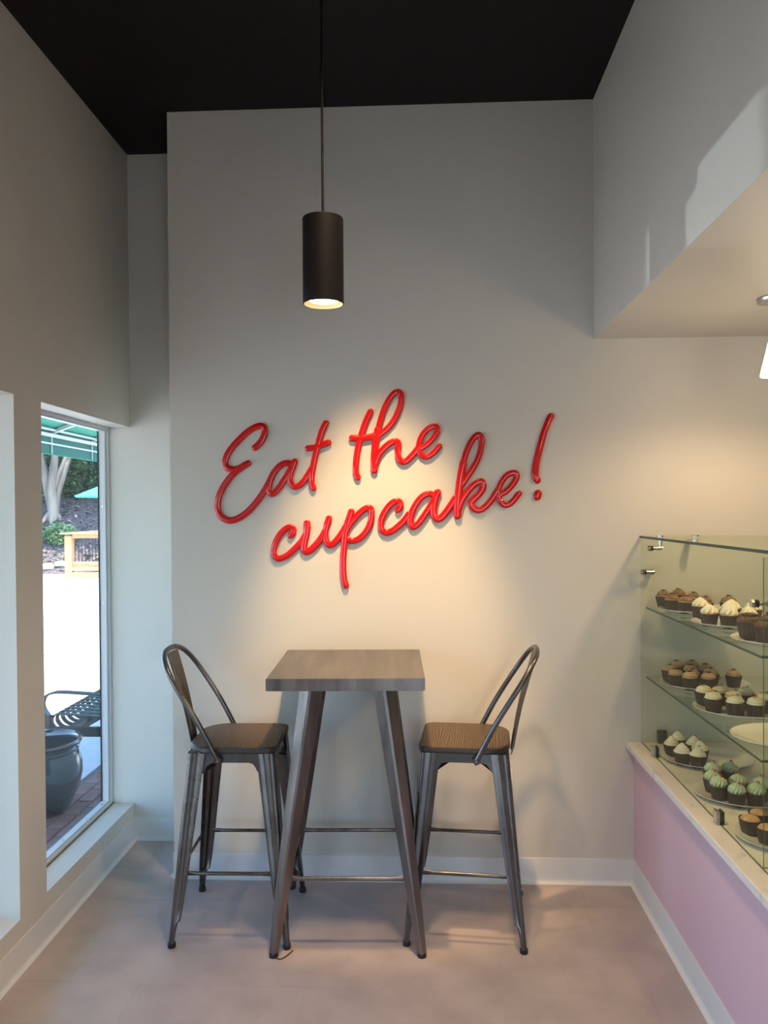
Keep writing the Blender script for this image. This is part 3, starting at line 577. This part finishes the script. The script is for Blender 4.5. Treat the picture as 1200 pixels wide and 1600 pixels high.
# ------------------------------------------------------------------ red lettering
STROKES = [
  ('eat','e',[0.0155,0.0155],[(-0.764,2.015),(-0.746,2.03),(-0.729,2.051),(-0.718,2.077),(-0.716,2.096),(-0.722,2.11),(-0.735,2.116),(-0.76,2.111),(-0.794,2.091),(-0.831,2.059),(-0.869,2.019),(-0.892,1.986),(-0.903,1.953),(-0.899,1.93),(-0.884,1.918),(-0.859,1.916),(-0.832,1.923),(-0.814,1.935),(-0.796,1.943)]),
  ('eat','e',[0.0155,0.0155],[(-0.806,1.938),(-0.833,1.92),(-0.855,1.904),(-0.878,1.882),(-0.906,1.845),(-0.927,1.808),(-0.938,1.774),(-0.941,1.745),(-0.936,1.715),(-0.919,1.692),(-0.891,1.679),(-0.861,1.681),(-0.823,1.7),(-0.785,1.732),(-0.751,1.771),(-0.721,1.814),(-0.704,1.843),(-0.687,1.875)]),
  ('eat','a',[0.0148,0.0148],[(-0.589,1.939),(-0.604,1.942),(-0.623,1.942),(-0.645,1.932),(-0.67,1.906),(-0.689,1.873),(-0.698,1.839),(-0.699,1.817),(-0.691,1.802),(-0.676,1.804),(-0.654,1.826),(-0.627,1.865),(-0.604,1.902),(-0.586,1.931)]),
  ('eat','a',[0.0145,0.0145],[(-0.577,1.95),(-0.587,1.922),(-0.596,1.897),(-0.599,1.869),(-0.593,1.845),(-0.58,1.833),(-0.56,1.836),(-0.535,1.86),(-0.514,1.891),(-0.498,1.917)]),
  ('eat','t',[0.0148,0.0148],[(-0.431,2.126),(-0.445,2.099),(-0.456,2.068),(-0.465,2.037),(-0.474,2.003),(-0.484,1.965),(-0.491,1.93),(-0.497,1.896),(-0.499,1.865),(-0.497,1.841),(-0.491,1.826)]),
  ('eat','t',[0.0148,0.0148],[(-0.515,2.01),(-0.492,2.012),(-0.468,2.018),(-0.444,2.026),(-0.42,2.036)]),
  ('the','t',[0.015,0.015],[(-0.224,2.176),(-0.239,2.146),(-0.252,2.115),(-0.264,2.08),(-0.274,2.045),(-0.283,2.009),(-0.289,1.974),(-0.293,1.939),(-0.294,1.907),(-0.291,1.886),(-0.285,1.873)]),
  ('the','t',[0.0166,0.0166],[(-0.309,2.055),(-0.28,2.053),(-0.249,2.055),(-0.217,2.061),(-0.19,2.069)]),
  ('the','h',[0.0138,0.0138],[(-0.201,2.058),(-0.178,2.073),(-0.15,2.095),(-0.122,2.127),(-0.101,2.164),(-0.087,2.201),(-0.081,2.235),(-0.084,2.256),(-0.098,2.265),(-0.116,2.258),(-0.137,2.233),(-0.159,2.192),(-0.175,2.146),(-0.187,2.103),(-0.197,2.06)]),
  ('the','h',[0.017,0.017],[(-0.191,2.091),(-0.198,2.052),(-0.204,2.013),(-0.208,1.973),(-0.209,1.938),(-0.209,1.906)]),
  ('the','h',[0.015,0.015],[(-0.204,1.934),(-0.192,1.969),(-0.174,1.995),(-0.151,2.018),(-0.127,2.034),(-0.105,2.038),(-0.096,2.025),(-0.099,2.0),(-0.098,1.972),(-0.091,1.953),(-0.077,1.943),(-0.059,1.948),(-0.037,1.968),(-0.015,1.993),(0.002,2.016)]),
  ('the','e',[0.0138,0.0138],[(-0.011,1.997),(0.026,2.016),(0.053,2.039),(0.075,2.066),(0.084,2.088),(0.078,2.102),(0.06,2.104),(0.036,2.09),(0.014,2.065),(0.001,2.034),(-0.002,2.005),(0.006,1.979),(0.024,1.966),(0.043,1.969),(0.067,1.986),(0.083,2.004),(0.092,2.014)]),
  ('cupcake','c',[0.0148,0.0148],[(-0.599,1.606),(-0.589,1.618),(-0.585,1.631),(-0.592,1.642),(-0.605,1.645),(-0.623,1.637),(-0.648,1.613),(-0.669,1.576),(-0.679,1.542),(-0.677,1.516),(-0.662,1.501),(-0.641,1.502),(-0.611,1.518),(-0.578,1.548),(-0.549,1.579),(-0.532,1.607)]),
  ('cupcake','u',[0.0163,0.0163],[(-0.523,1.663),(-0.521,1.642),(-0.526,1.612),(-0.533,1.583),(-0.538,1.553),(-0.535,1.536),(-0.524,1.531),(-0.507,1.538),(-0.48,1.564),(-0.454,1.597),(-0.437,1.627)]),
  ('cupcake','u',[0.0152,0.0152],[(-0.42,1.685),(-0.43,1.656),(-0.436,1.627),(-0.436,1.597),(-0.43,1.573),(-0.417,1.561),(-0.399,1.569),(-0.372,1.6),(-0.35,1.633),(-0.335,1.659)]),
  ('cupcake','p',[0.0159,0.0159],[(-0.316,1.715),(-0.325,1.689),(-0.335,1.659),(-0.343,1.626),(-0.347,1.593),(-0.351,1.552),(-0.355,1.508),(-0.356,1.467),(-0.355,1.43),(-0.352,1.4),(-0.344,1.374)]),
  ('cupcake','p',[0.0148,0.0148],[(-0.346,1.615),(-0.329,1.648),(-0.305,1.679),(-0.279,1.708),(-0.253,1.728),(-0.233,1.733),(-0.222,1.72),(-0.224,1.685),(-0.234,1.648),(-0.256,1.613),(-0.283,1.589),(-0.309,1.58),(-0.334,1.587)]),
  ('cupcake','c',[0.0152,0.0152],[(-0.101,1.722),(-0.091,1.735),(-0.088,1.748),(-0.094,1.759),(-0.107,1.763),(-0.127,1.754),(-0.151,1.728),(-0.172,1.692),(-0.18,1.658),(-0.176,1.633),(-0.158,1.618),(-0.135,1.622),(-0.106,1.641),(-0.072,1.673),(-0.05,1.702)]),
  ('cupcake','a',[0.0148,0.0148],[(0.066,1.786),(0.053,1.794),(0.035,1.795),(0.013,1.784),(-0.013,1.755),(-0.034,1.716),(-0.043,1.68),(-0.043,1.658),(-0.034,1.644),(-0.019,1.648),(0.001,1.668),(0.027,1.705),(0.053,1.745),(0.071,1.778)]),
  ('cupcake','a',[0.0166,0.0166],[(0.083,1.802),(0.073,1.776),(0.066,1.745),(0.064,1.713),(0.07,1.69),(0.083,1.679),(0.102,1.689),(0.126,1.717),(0.148,1.748),(0.165,1.775)]),
  ('cupcake','k',[0.0142,0.0142],[(0.187,1.826),(0.211,1.861),(0.238,1.9),(0.262,1.942),(0.278,1.985),(0.286,2.028),(0.283,2.053),(0.272,2.064),(0.254,2.054),(0.233,2.025),(0.215,1.986),(0.203,1.943)]),
  ('cupcake','k',[0.0177,0.0177],[(0.201,1.935),(0.193,1.896),(0.186,1.857),(0.18,1.81),(0.176,1.771),(0.173,1.732),(0.173,1.694)]),
  ('cupcake','k',[0.015,0.015],[(0.177,1.716),(0.189,1.755),(0.208,1.787),(0.234,1.82),(0.257,1.841),(0.279,1.851),(0.291,1.841),(0.29,1.819),(0.274,1.794),(0.253,1.773),(0.235,1.753),(0.239,1.736),(0.257,1.722),(0.276,1.72),(0.299,1.733),(0.323,1.758),(0.344,1.788),(0.36,1.813)]),
  ('cupcake','e',[0.0138,0.0138],[(0.354,1.784),(0.389,1.799),(0.416,1.824),(0.436,1.851),(0.445,1.873),(0.44,1.886),(0.421,1.888),(0.397,1.875),(0.376,1.848),(0.362,1.815),(0.362,1.785),(0.371,1.758),(0.389,1.742),(0.41,1.746),(0.432,1.765),(0.447,1.785),(0.455,1.794)]),
  ('exclaim','stroke',[0.0145,0.0169],[(0.601,2.146),(0.589,2.123),(0.577,2.094),(0.565,2.059),(0.555,2.021),(0.544,1.981),(0.535,1.943),(0.53,1.911),(0.528,1.882),(0.531,1.864),(0.537,1.854)]),
  ('exclaim','dot',[0.0183,0.0183],[(0.537,1.779),(0.541,1.793)]),
]
WL = {'eat': ('glossy red script word Eat, upper left of the wall sign', 'word Eat of the wall lettering'), 'the': ('glossy red script word the, upper right of the wall sign', ''), 'cupcake': ('glossy red script word cupcake, lower line of the wall sign', ''), 'exclaim': ('glossy red exclamation mark ending the wall sign', '')}
wt = {}
for wd, lt, rr, pts in STROKES:
    if wd not in wt:
        wt[wd] = {'o': thing('wall_lettering', WL[wd][0], 'sign', (pts[0][0], 0, pts[0][1]), 0, 'red script wall lettering'), 'n': 0, 'b': None, 'l': None, 'z': Vector((pts[0][0], 0, pts[0][1]))}
    W = wt[wd]; W['n'] += 1; dep = -.008 - .0003*W['n']
    P = spline([Vector((x, dep, z)) for x, z in pts], 6); n = len(P); R0, R1 = rr
    rad = [R0 + (R1 - R0)*i/(n - 1) for i in range(n)]
    d0, d1 = (P[0] - P[1]).normalized(), (P[-1] - P[-2]).normalized(); pre, pr = [], []
    for q in (0.02, .25, .5, .75): pre.append(P[0] + d0*R0*math.cos(q*PI/2)); pr.append(R0*math.sin(q*PI/2 + .001))
    post, po = [], []
    for q in (.75, .5, .25, .02): post.append(P[-1] + d1*R1*math.cos(q*PI/2)); po.append(R1*math.sin(q*PI/2 + .001))
    P = [p - W['z'] for p in pre + P + post]; rad = pr + rad + po
    b = MB()
    # cross-section: full width in the wall plane, a little flatter outwards
    tang = [(P[min(i+1, len(P)-1)] - P[max(i-1, 0)]).normalized() for i in range(len(P))]; rings = []
    for p, t, r in zip(P, tang, rad):
        s = t.cross(Vector((0, -1, 0))).normalized(); rings.append([p + s*r*math.cos(2*PI*k/18) + Vector((0, -1, 0))*r*.50*math.sin(2*PI*k/18) for k in range(18)])
    b.loft(rings, 'red'); b.build('letter_stroke', W['o'], smooth=80)

# ------------------------------------------------------------------ outside
M['concrete'] = pbr('concrete', (0.50, 0.49, 0.46), 0.8, var=0.08, vscale=3, bump=0.15, bscale=40)
M['brick'] = pbr('brick_paver', (0.22, 0.095, 0.075), 0.7, var=0.25, vscale=5, bump=0.3, bscale=40)
M['joint'] = pbr('paver_joint', (0.10, 0.08, 0.07), 0.9)
M['pot'] = pbr('blue_black_glaze', (0.012, 0.020, 0.030), 0.16, coat=0.8, var=0.25, vscale=6)
M['soil'] = pbr('dry_soil', (0.10, 0.085, 0.07), 0.9, bump=0.6, bscale=40)
M['bench'] = pbr('black_bench_paint', (0.008, 0.010, 0.012), 0.3, spec=0.5)
M['canvas'] = pbr('green_canvas', (0.03, 0.30, 0.20), 0.8, bump=0.1, bscale=200)
M['valance'] = pbr('dark_green_canvas', (0.015, 0.12, 0.09), 0.8)
M['awnframe'] = pbr('awning_steel', (0.62, 0.63, 0.62), 0.35, metal=0.3)
M['teal'] = pbr('teal_canvas', (0.05, 0.46, 0.38), 0.8)
M['deckwood'] = wood_mat('cedar', (0.42, 0.19, 0.07), (0.62, 0.33, 0.14), scale=6, stretch=(3, 3, .3), dist=3, rough=0.7, bump=0.1)
M['mulch'] = pbr('mulch_slope', (0.16, 0.12, 0.11), 0.95, col2=(0.045, 0.032, 0.032), vscale=14, lo=.42, hi=.6, bump=1.0, bscale=12)
M['leafa'] = pbr('leaf_green', (0.07, 0.15, 0.05), 0.55, col2=(0.012, 0.035, 0.015), vscale=1.5)
M['leafb'] = pbr('leaf_light', (0.26, 0.38, 0.15), 0.5, col2=(0.04, 0.10, 0.035), vscale=1.5)
M['bark'] = pbr('pale_bark', (0.34, 0.27, 0.20), 0.85, col2=(0.10, 0.075, 0.055), vscale=2, stretch=(1, 1, .25), bump=0.4, bscale=6)
M['stone'] = pbr('field_stone', (0.45, 0.42, 0.38), 0.8, var=0.2, vscale=4, bump=0.3, bscale=10)
M['chip'] = pbr('wood_chip', (0.34, 0.27, 0.22), 0.9, col2=(0.10, 0.07, 0.06), vscale=.9)
GZ = -.05
g = MB(); g.box((-60, -40, GZ - .3), (XO - .001, 18.6, GZ), 'concrete'); g.box((XO - .001, 1.3, GZ - .3), (30, 18.6, GZ), 'concrete'); g.box((XO - .001, -40, GZ - .3), (30, -7.2, GZ), 'concrete')
pv = struct('ground_patio', g, 'bare pale concrete patio outside the window')
b = MB(); b.box((-4.75, 5.7, GZ), (-4.63, 6.9, GZ + .012), 'stone'); b.build('kerb_strip', pv)
# brick paver strip: three courses along the building, bricks as pieces of the ground
MB().box((-2.245, -1.2, GZ), (XO - .001, 2.6, GZ + .003), 'joint').build('paver_bed', pv)
br = None; n = 0
for c in range(5):
    x1 = XO - .003 - c*.1005
    for k in range(-6, 13):
        y = k*.203 + (.1 if c % 2 else 0)
        if br is None: br = MB().box((-.047, -.098, 0), (.047, .098, .018), 'brick', bevel=.003).build('brick', pv); o = br
        else: o = br.copy(); COL.objects.link(o)
        o.location = (x1 - .049, y, GZ + .003 + random.uniform(-.002, .001)); o.rotation_euler = (0, 0, random.uniform(-.01, .01))
# exterior sill ledge of brick under the window is hidden; pot
pt = thing('glazed_pot', 'large blue-black glazed pot standing outside the window', 'pot', (-2.235, .85, GZ + .02))
b = MB(); b.lathe([(0, 0), (.150, 0), (.160, .012), (.185, .06), (.222, .14), (.238, .22), (.236, .28), (.224, .33), (.213, .352), (.216, .360), (.222, .366), (.222, .374), (.216, .380), (.224, .390), (.236, .402), (.239, .412), (.232, .420), (.214, .418), (.204, .40), (.206, .34), (.21, .26)], 'pot', seg=72); b.build('pot_body', pt)
b = MB(); b.lathe([(.212, .27), (.14, .285), (.06, .28), (.001, .29)], 'soil', seg=40, mod=lambda a, j: 1 + .03*math.sin(7*a)); b.build('soil', pt)
# bench: front edge toward the patio, strap seat, looped arm, end frame
bn = thing('patio_bench', 'black metal strap bench outside the window behind the pot', 'bench', (-2.15, 2.2, GZ))
o0 = Vector((-2.15, 2.2, GZ)); V = lambda *a: Vector(a) - o0
YB = 1.36
for yy in (YB, YB + 1.75):
    e = MB(); e.box(V(-2.455, yy - .02, GZ), V(-2.405, yy + .02, .40), 'bench', bevel=.004); e.box(V(-1.90, yy - .02, GZ), V(-1.85, yy + .02, .62), 'bench', bevel=.004)
    e.box(V(-2.43, yy - .022, .265), V(-1.86, yy + .012, .325), 'bench', bevel=.003); ef = e.build('end_frame', bn)
    MB().cyl(V(-2.385, yy - .026, .292), V(-2.385, yy - .021, .292), .011, 'nickel', 14).build('bolt', ef)
    a = MB(); path = spline([V(-2.425, yy, .395), V(-2.455, yy, .44), V(-2.462, yy, .48), (V(-2.44, yy, .525)), V(-2.385, yy, .548), V(-2.30, yy, .550), V(-2.05, yy, .535), V(-1.86, yy, .520)], 5)
    rings = []
    for i, p in enumerate(path):
        t = (path[min(i+1, len(path)-1)] - path[max(i-1, 0)]).normalized(); nn = Vector((0, 1, 0)).cross(t).normalized(); s = Vector((0, .024, 0))
        rings.append([p + s + nn*.006, p - s + nn*.006, p - s - nn*.006, p + s - nn*.006])
    a.loft(rings, 'bench'); a.build('armrest', bn)
sl = None
for k in range(22):
    y = YB + .03 + k*.079
    if sl is None:
        b = MB(); prof = [(-2.335, .285), (-2.385, .300), (-2.415, .330), (-2.420, .362), (-2.400, .392), (-2.365, .402), (-2.20, .392), (-2.00, .382), (-1.93, .40), (-1.90, .47), (-1.86, .62), (-1.82, .76)]
        P = spline([V(x, y, z) for x, z in prof], 3); rings = []
        for i, p in enumerate(P):
            t = (P[min(i+1, len(P)-1)] - P[max(i-1, 0)]).normalized(); nn = Vector((0, 1, 0)).cross(t).normalized()*.0035; s = Vector((0, .022, 0))
            rings.append([p + s + nn, p - s + nn, p - s - nn, p + s - nn])
        b.loft(rings, 'bench'); sl = b.build('strap', bn)
    else: o = sl.copy(); COL.objects.link(o); o.location = (0, k*.079, 0)
b = MB()
b.box(V(-2.345, YB, .268), V(-2.305, YB + 1.75, .300), 'bench', bevel=.003); b.box(V(-2.02, YB, .350), V(-1.98, YB + 1.75, .378), 'bench', bevel=.003); b.box(V(-1.845, YB, .70), V(-1.815, YB + 1.75, .74), 'bench', bevel=.003); b.build('long_rail', bn)
b = MB(); b.tube([V(-2.42, YB + .02, .20), V(-2.10, YB + .85, .36)], .02, 'bench', 8); b.build('brace', bn)

# awning over the window
aw = thing('awning', 'green canvas awning on a white frame above the window', 'awning', (XO, 2.5, 3.0))
o0 = Vector((XO, 2.5, 3.0)); V = lambda *a: Vector(a) - o0
XA, ZA, S = -3.3, 2.45, .35; zc = lambda x: ZA + .012 + S*(x - XA); YA0, YA1 = -6.5, 9.0
b = MB(); b.box(V(XA, YA0, 0), V(XO - .002, YA1, .006), 'canvas')
for v in b.bm.verts: v.co.z = (zc(v.co.x + o0.x) - o0.z) + (.006 if v.co.z > -3.0 + .003 else 0)
b.build('canopy', aw, smooth=0)
b = MB(); b.box(V(XA - .012, YA0, 2.243), V(XA - .008, YA1, 2.47), 'valance'); b.build('valance', aw)
b = MB(); b.box(V(XA - .013, YA0, 2.240), V(XA - .007, YA1, 2.246), 'canvas'); b.build('valance_hem', aw)
b = MB()
b.box(V(XA - .004, YA0, 2.395), V(XA + .035, YA1, 2.425), 'awnframe', bevel=.003); b.build('front_bar', aw)
b = MB(); b.box(V(XA + .04, YA0, 2.445), V(XA + .060, YA1, 2.462), 'awnframe'); b.build('front_bar', aw)
b = MB(); b.box(V(XA + .00, YA0, 2.330), V(XA + .012, YA1, 2.345), 'awnframe'); b.build('lace_bar', aw)
y = YA0 + .3
while y < YA1:
    b = MB(); w = .02; vs_ = []
    for x in (XA + .02, XO - .01):
        for yy in (y - w, y + w):
            for dz in (-.008, -.04): vs_.append(V(x, yy, zc(x) + dz))
    b.faces(vs_, [(0, 1, 3, 2), (4, 6, 7, 5), (0, 4, 5, 1), (2, 3, 7, 6), (0, 2, 6, 4), (1, 5, 7, 3)], 'awnframe'); b.build('rafter', aw)
    MB().box(V(XA, y - .006, 2.25), V(XA + .008, y + .006, 2.44), 'awnframe').build('hanger', aw)
    y += .86
# far umbrella
um = thing('patio_umbrella', 'teal patio umbrella on the sunlit patio beyond the awning', 'umbrella', (-4.42, 9.2, GZ))
b = MB(); R = 1.32; vs_ = [Vector((0, 0, 2.56))] + [Vector((R*math.cos(k*PI/4 + 3.14159), R*math.sin(k*PI/4 + 3.14159), 2.03)) for k in range(8)]
vs_ += [v - Vector((0, 0, .01)) for v in vs_]
b.faces(vs_, [(0, 1 + k, 1 + (k + 1) % 8) for k in range(8)] + [(9, 10 + (k + 1) % 8, 10 + k) for k in range(8)] + [(1 + k, 10 + k, 10 + (k + 1) % 8, 1 + (k + 1) % 8) for k in range(8)], 'teal'); b.build('canopy', um, smooth=0)
MB().cyl((0, 0, .03), (0, 0, 2.54), .02, 'bench', 12).build('pole', um)
MB().lathe([(0, 0), (.26, 0), (.26, .04), (.05, .08), (0, .08)], 'bench', seg=32).build('base', um)

# cedar deck railing
dk = thing('deck_railing', 'cedar deck corner with black balusters across the patio', 'railing', (-9.0, 17.4, GZ))
o0 = Vector((-9.0, 17.4, GZ)); V = lambda *a: Vector(a) - o0
for x in (-9.66, -8.70, -7.0): MB().box(V(x, 17.16, GZ), V(x + .20, 17.34, 1.08), 'deckwood', bevel=.006).build('post', dk)
MB().box(V(-9.68, 17.34, GZ), V(-9.50, 17.40, 1.08), 'deckwood').build('trim_board', dk)
MB().box(V(-9.76, 17.08, 1.13), V(-6.8, 17.42, 1.17), 'deckwood', bevel=.004).build('cap_rail', dk)
MB().box(V(-9.76, 17.42, 1.13), V(-9.42, 20.5, 1.17), 'deckwood', bevel=.004).build('cap_rail', dk)
MB().box(V(-9.46, 17.20, 1.02), V(-6.9, 17.26, 1.13), 'deckwood').build('rail_board', dk)
for z0, z1, y in ((.31, .38, 17.2), (.13, .25, 17.16), (-.05, .10, 17.14)): MB().box(V(-9.46, y, z0), V(-6.9, y + .05, z1), 'deckwood', bevel=.004).build('lower_board', dk)
MB().box(V(-9.46, 17.2, .265), V(-6.8, 20.5, .295), 'deckwood').build('deck_floor', dk)
x = -9.40
while x < -6.95:
    MB().box(V(x, 17.22, .38), V(x + .02, 17.24, 1.02), 'bench').build('baluster', dk); x += .095
for k, (x, y, r, h, lab) in enumerate(((-8.93, 18.4, .24, .72, 'tall brown wooden barrel standing behind the deck balusters'),)):
    t = thing('barrel', lab, 'barrel', (x, y, GZ + .345)); MB().lathe([(0, 0), (r*.85, 0), (r, h*.5), (r*.88, h), (r*.8, h), (0, h*.92)], 'bark', seg=28).build('barrel_body', t)
    for z in (.12, .6): MB().lathe([(r*.93, z), (r*1.01, z), (r*1.01, z + .05), (r*.93, z + .05)], 'bench', seg=28).build('hoop', t)

# hillside
def hz(x, y):
    t = y - 18.6 + (x + 10)*.12
    return GZ + max(0, min(t, 4.6))*.50 + max(0, min(t, 9) - 4.6)*.15 + max(0, t - 9)*.22 + .12*noise.noise(Vector((x*.6, y*.6, 0)))*min(1, max(0, t))
b = MB(); nx, ny = 60, 40; vs_ = []
for j in range(ny + 1):
    for i in range(nx + 1):
        x = -34 + 60*i/nx; y = 18.2 + 30*(j/ny)**1.4; vs_.append((x, y, hz(x, y) - (.02 if j == 0 else 0)))
b.faces(vs_, [(j*(nx+1) + i, j*(nx+1) + i + 1, (j+1)*(nx+1) + i + 1, (j+1)*(nx+1) + i) for j in range(ny) for i in range(nx)], 'mulch')
struct('hillside', b, 'mulch-covered bank rising behind the patio')
b = MB(); rnd = random.Random(3)
for k in range(2600):
    x, y = rnd.uniform(-16, -6), rnd.uniform(18.7, 24); z = hz(x, y); a = rnd.random()*6.3; s = rnd.uniform(.03, .09); u = Vector((math.cos(a), math.sin(a), rnd.uniform(-.2, .6)))*s; v = Vector((-math.sin(a), math.cos(a), rnd.uniform(-.3, .3)))*s*.5; c = Vector((x, y, z + .02))
    b.faces([c - u - v, c + u - v, c + u + v, c - u + v], [(0, 1, 2, 3)], 'chip' if rnd.random() < .7 else 'leafa')
tag(b.build('leaf_litter', smooth=0), 'dry leaves and wood chips strewn over the bank', 'leaf litter', kind='stuff')
for k, (x, y, s) in enumerate(((-11.35, 19.0, .20), (-11.0, 18.95, .17), (-10.65, 19.05, .15), (-11.7, 19.2, .22))):
    b = MB(); bm2 = bmesh.new(); bmesh.ops.create_icosphere(bm2, subdivisions=2, radius=1)
    b.faces([Vector((v.co.x*s*1.3, v.co.y*s, v.co.z*s*.7))*(1 + .3*noise.noise(v.co*1.5 + Vector((k*3, 0, 0)))) for v in bm2.verts], [[v.index for v in f.verts] for f in bm2.faces], 'stone'); bm2.free()
    o = b.build('edging_stone', loc=(x, y, hz(x, y) + .05)); tag(o, ['pale edging stone at the bank foot, second from deck', 'pale edging stone at the bank foot, middle of three', 'smallest pale edging stone nearest the cedar deck', 'largest pale edging stone, farthest from the deck'][k], 'stone', 'edging stones')
# pale multi-stemmed tree
tr = thing('multi_stem_tree', 'pale smooth-barked tree with several trunks on the bank', 'tree', (-12.3, 22.0, hz(-12.3, 22.0)))
def limb(pts, r0, r1):
    P = spline([Vector(p) for p in pts], 4); n = len(P); b = MB(); b.tube(P, [.82*(r0 + (r1 - r0)*i/(n - 1)) for i in range(n)], 'bark', 12); return b.build('trunk', tr)
limb([(.02, 0, -.3), (-.02, 0, .3), (-.16, 0, .9), (-.32, .1, 1.6), (-.45, .1, 2.4), (-.5, 0, 5)], .20, .10)
limb([(.03, -.05, -.3), (.05, -.05, .4), (.02, -.1, 1.0), (.10, -.1, 1.6), (.10, 0, 2.2), (-.02, 0, 3), (-.1, 0, 5)], .24, .08)
limb([(.08, 0, 1.0), (.22, -.05, 1.4), (.42, 0, 1.9), (.52, 0, 2.4), (.62, 0, 5)], .11, .07)
limb([(.12, 0, -.2), (.14, 0, .4), (.2, .05, .9), (.36, 0, 1.3), (.5, .0, 1.75), (.60, .1, 2.3), (.9, .1, 5)], .13, .08)
for k, (x, y) in enumerate(((.3, .2), (-.25, -.3), (.1, -.35), (.45, -.1))):
    b = MB(); b.tube([(0, 0, .28), (x*.6, y*.6, .02), (x, y, -.25)], [.09, .07, .03], 'bark', 8); b.build('root', tr)
def leaves(name, label, cat, c, rad, n, mat, size, seed, group):
    t = thing(name, label, cat, (c[0], c[1], c[2] - rad[2]), 0, group); b = MB(); rnd = random.Random(seed); i = b.mi(mat)
    for k in range(n):
        while True:
            p = Vector((rnd.uniform(-1, 1), rnd.uniform(-1, 1), rnd.uniform(-1, 1)))
            if p.length < 1 and p.length > .45 + .3*noise.noise(p*3 + Vector((seed, 0, 0))): break
        p = Vector((p.x*rad[0], p.y*rad[1], p.z*rad[2] + rad[2])); s = size*rnd.uniform(.6, 1.3)
        u = Vector((rnd.gauss(0, 1), rnd.gauss(0, 1), rnd.gauss(0, .6))).normalized()*s; v = u.cross(Vector((rnd.gauss(0, 1), rnd.gauss(0, 1), rnd.gauss(0, 1)))).normalized()*s*.45
        q = [b.bm.verts.new(w_) for w_ in (p - u, p + v, p + u, p - v)]; f = b.bm.faces.new(q); f.material_index = i
    me = D.meshes.new('foliage'); b.bm.to_mesh(me); b.bm.free(); me.materials.append(M[mat]); o = D.objects.new('foliage', me); COL.objects.link(o); o.parent = t; o['kind'] = 'stuff'
    MB().cyl((0, 0, -.6), (0, 0, rad[2]), .05*rad[2], 'bark', 8, r2=.02*rad[2]).build('stem', t)
BU = [((-11.6, 23.9), (1.5, .9, 1.3), 7000, 'leafa', .08, 'dark shrub directly behind the pale trunks'), ((-10.0, 23.4), (1.3, .9, 1.0), 6000, 'leafa', .08, 'dark shrub beside the umbrella edge'), ((-13.4, 23.8), (1.5, .9, 1.4), 6000, 'leafa', .08, 'dark shrub seen through the gap left of the trunks'), ((-8.0, 23.6), (1.6, .9, 1.1), 6000, 'leafa', .08, 'dark shrub behind the teal umbrella'),
      ((-10.8, 26.0), (2.2, 1.8, 2.0), 9000, 'leafb', .10, 'broad dark shrub behind the pale tree'), ((-14.5, 25.5), (2.4, 1.8, 2.6), 9000, 'leafa', .13, 'dark shrub on the pale tree\'s window-edge side'), ((-12.6, 28.5), (3.2, 2.4, 2.6), 12000, 'leafb', .11, 'tall light-green tree crown behind the pale trunks'),
      ((-8.9, 27.5), (2.8, 2.0, 2.6), 11000, 'leafb', .11, 'tall light-green tree crown above the umbrella'), ((-10.2, 31.5), (4.5, 2.6, 3.4), 12000, 'leafa', .2, 'large dark tree crown farthest back on the bank'), ((-16.5, 31), (4, 2.6, 3.4), 8000, 'leafa', .2, 'large dark tree crown beyond the window edge'),
      ((-13.2, 20.9), (.8, .6, .45), 2500, 'leafb', .07, 'low bright groundcover clump at the tree foot'), ((-11.3, 20.4), (.55, .4, .35), 1500, 'leafb', .06, 'small green groundcover clump below the pale tree'), ((-5.5, 27), (3.4, 2.0, 2.6), 8000, 'leafa', .16, 'dark tree crown hidden partly by the window frame')]
for k, ((x, y), rad, n, mt, sz, lab) in enumerate(BU): leaves('shrub' if rad[2] < 2.5 else 'leafy_tree', lab, 'shrub' if rad[2] < 2.5 else 'tree', (x, y, hz(x, y) + rad[2]*.85), rad, n, mt, sz, k + 1, 'greenery on the bank')

b = MB(); rnd = random.Random(77); i = b.mi('leafa')  # the pale tree's crown, out of view, put in to shade the bank
for k in range(9000):
    while True:
        p = Vector((rnd.uniform(-1, 1), rnd.uniform(-1, 1), rnd.uniform(-1, 1)))
        if p.length < 1: break
    p = Vector((p.x*5.0 + 1.2, p.y*3.2 - .8, p.z*1.3 + 5.6)); s = rnd.uniform(.12, .24)
    u = Vector((rnd.gauss(0, 1), rnd.gauss(0, 1), rnd.gauss(0, .5))).normalized()*s; v = u.cross(Vector((rnd.gauss(0, 1), rnd.gauss(0, 1), rnd.gauss(0, 1)))).normalized()*s*.5
    q = [b.bm.verts.new(w_) for w_ in (p - u, p + v, p + u, p - v)]; b.bm.faces.new(q).material_index = i
me = D.meshes.new('crown'); b.bm.to_mesh(me); b.bm.free(); me.materials.append(M['leafa']); o = D.objects.new('crown', me); COL.objects.link(o); o.parent = tr; o['kind'] = 'stuff'
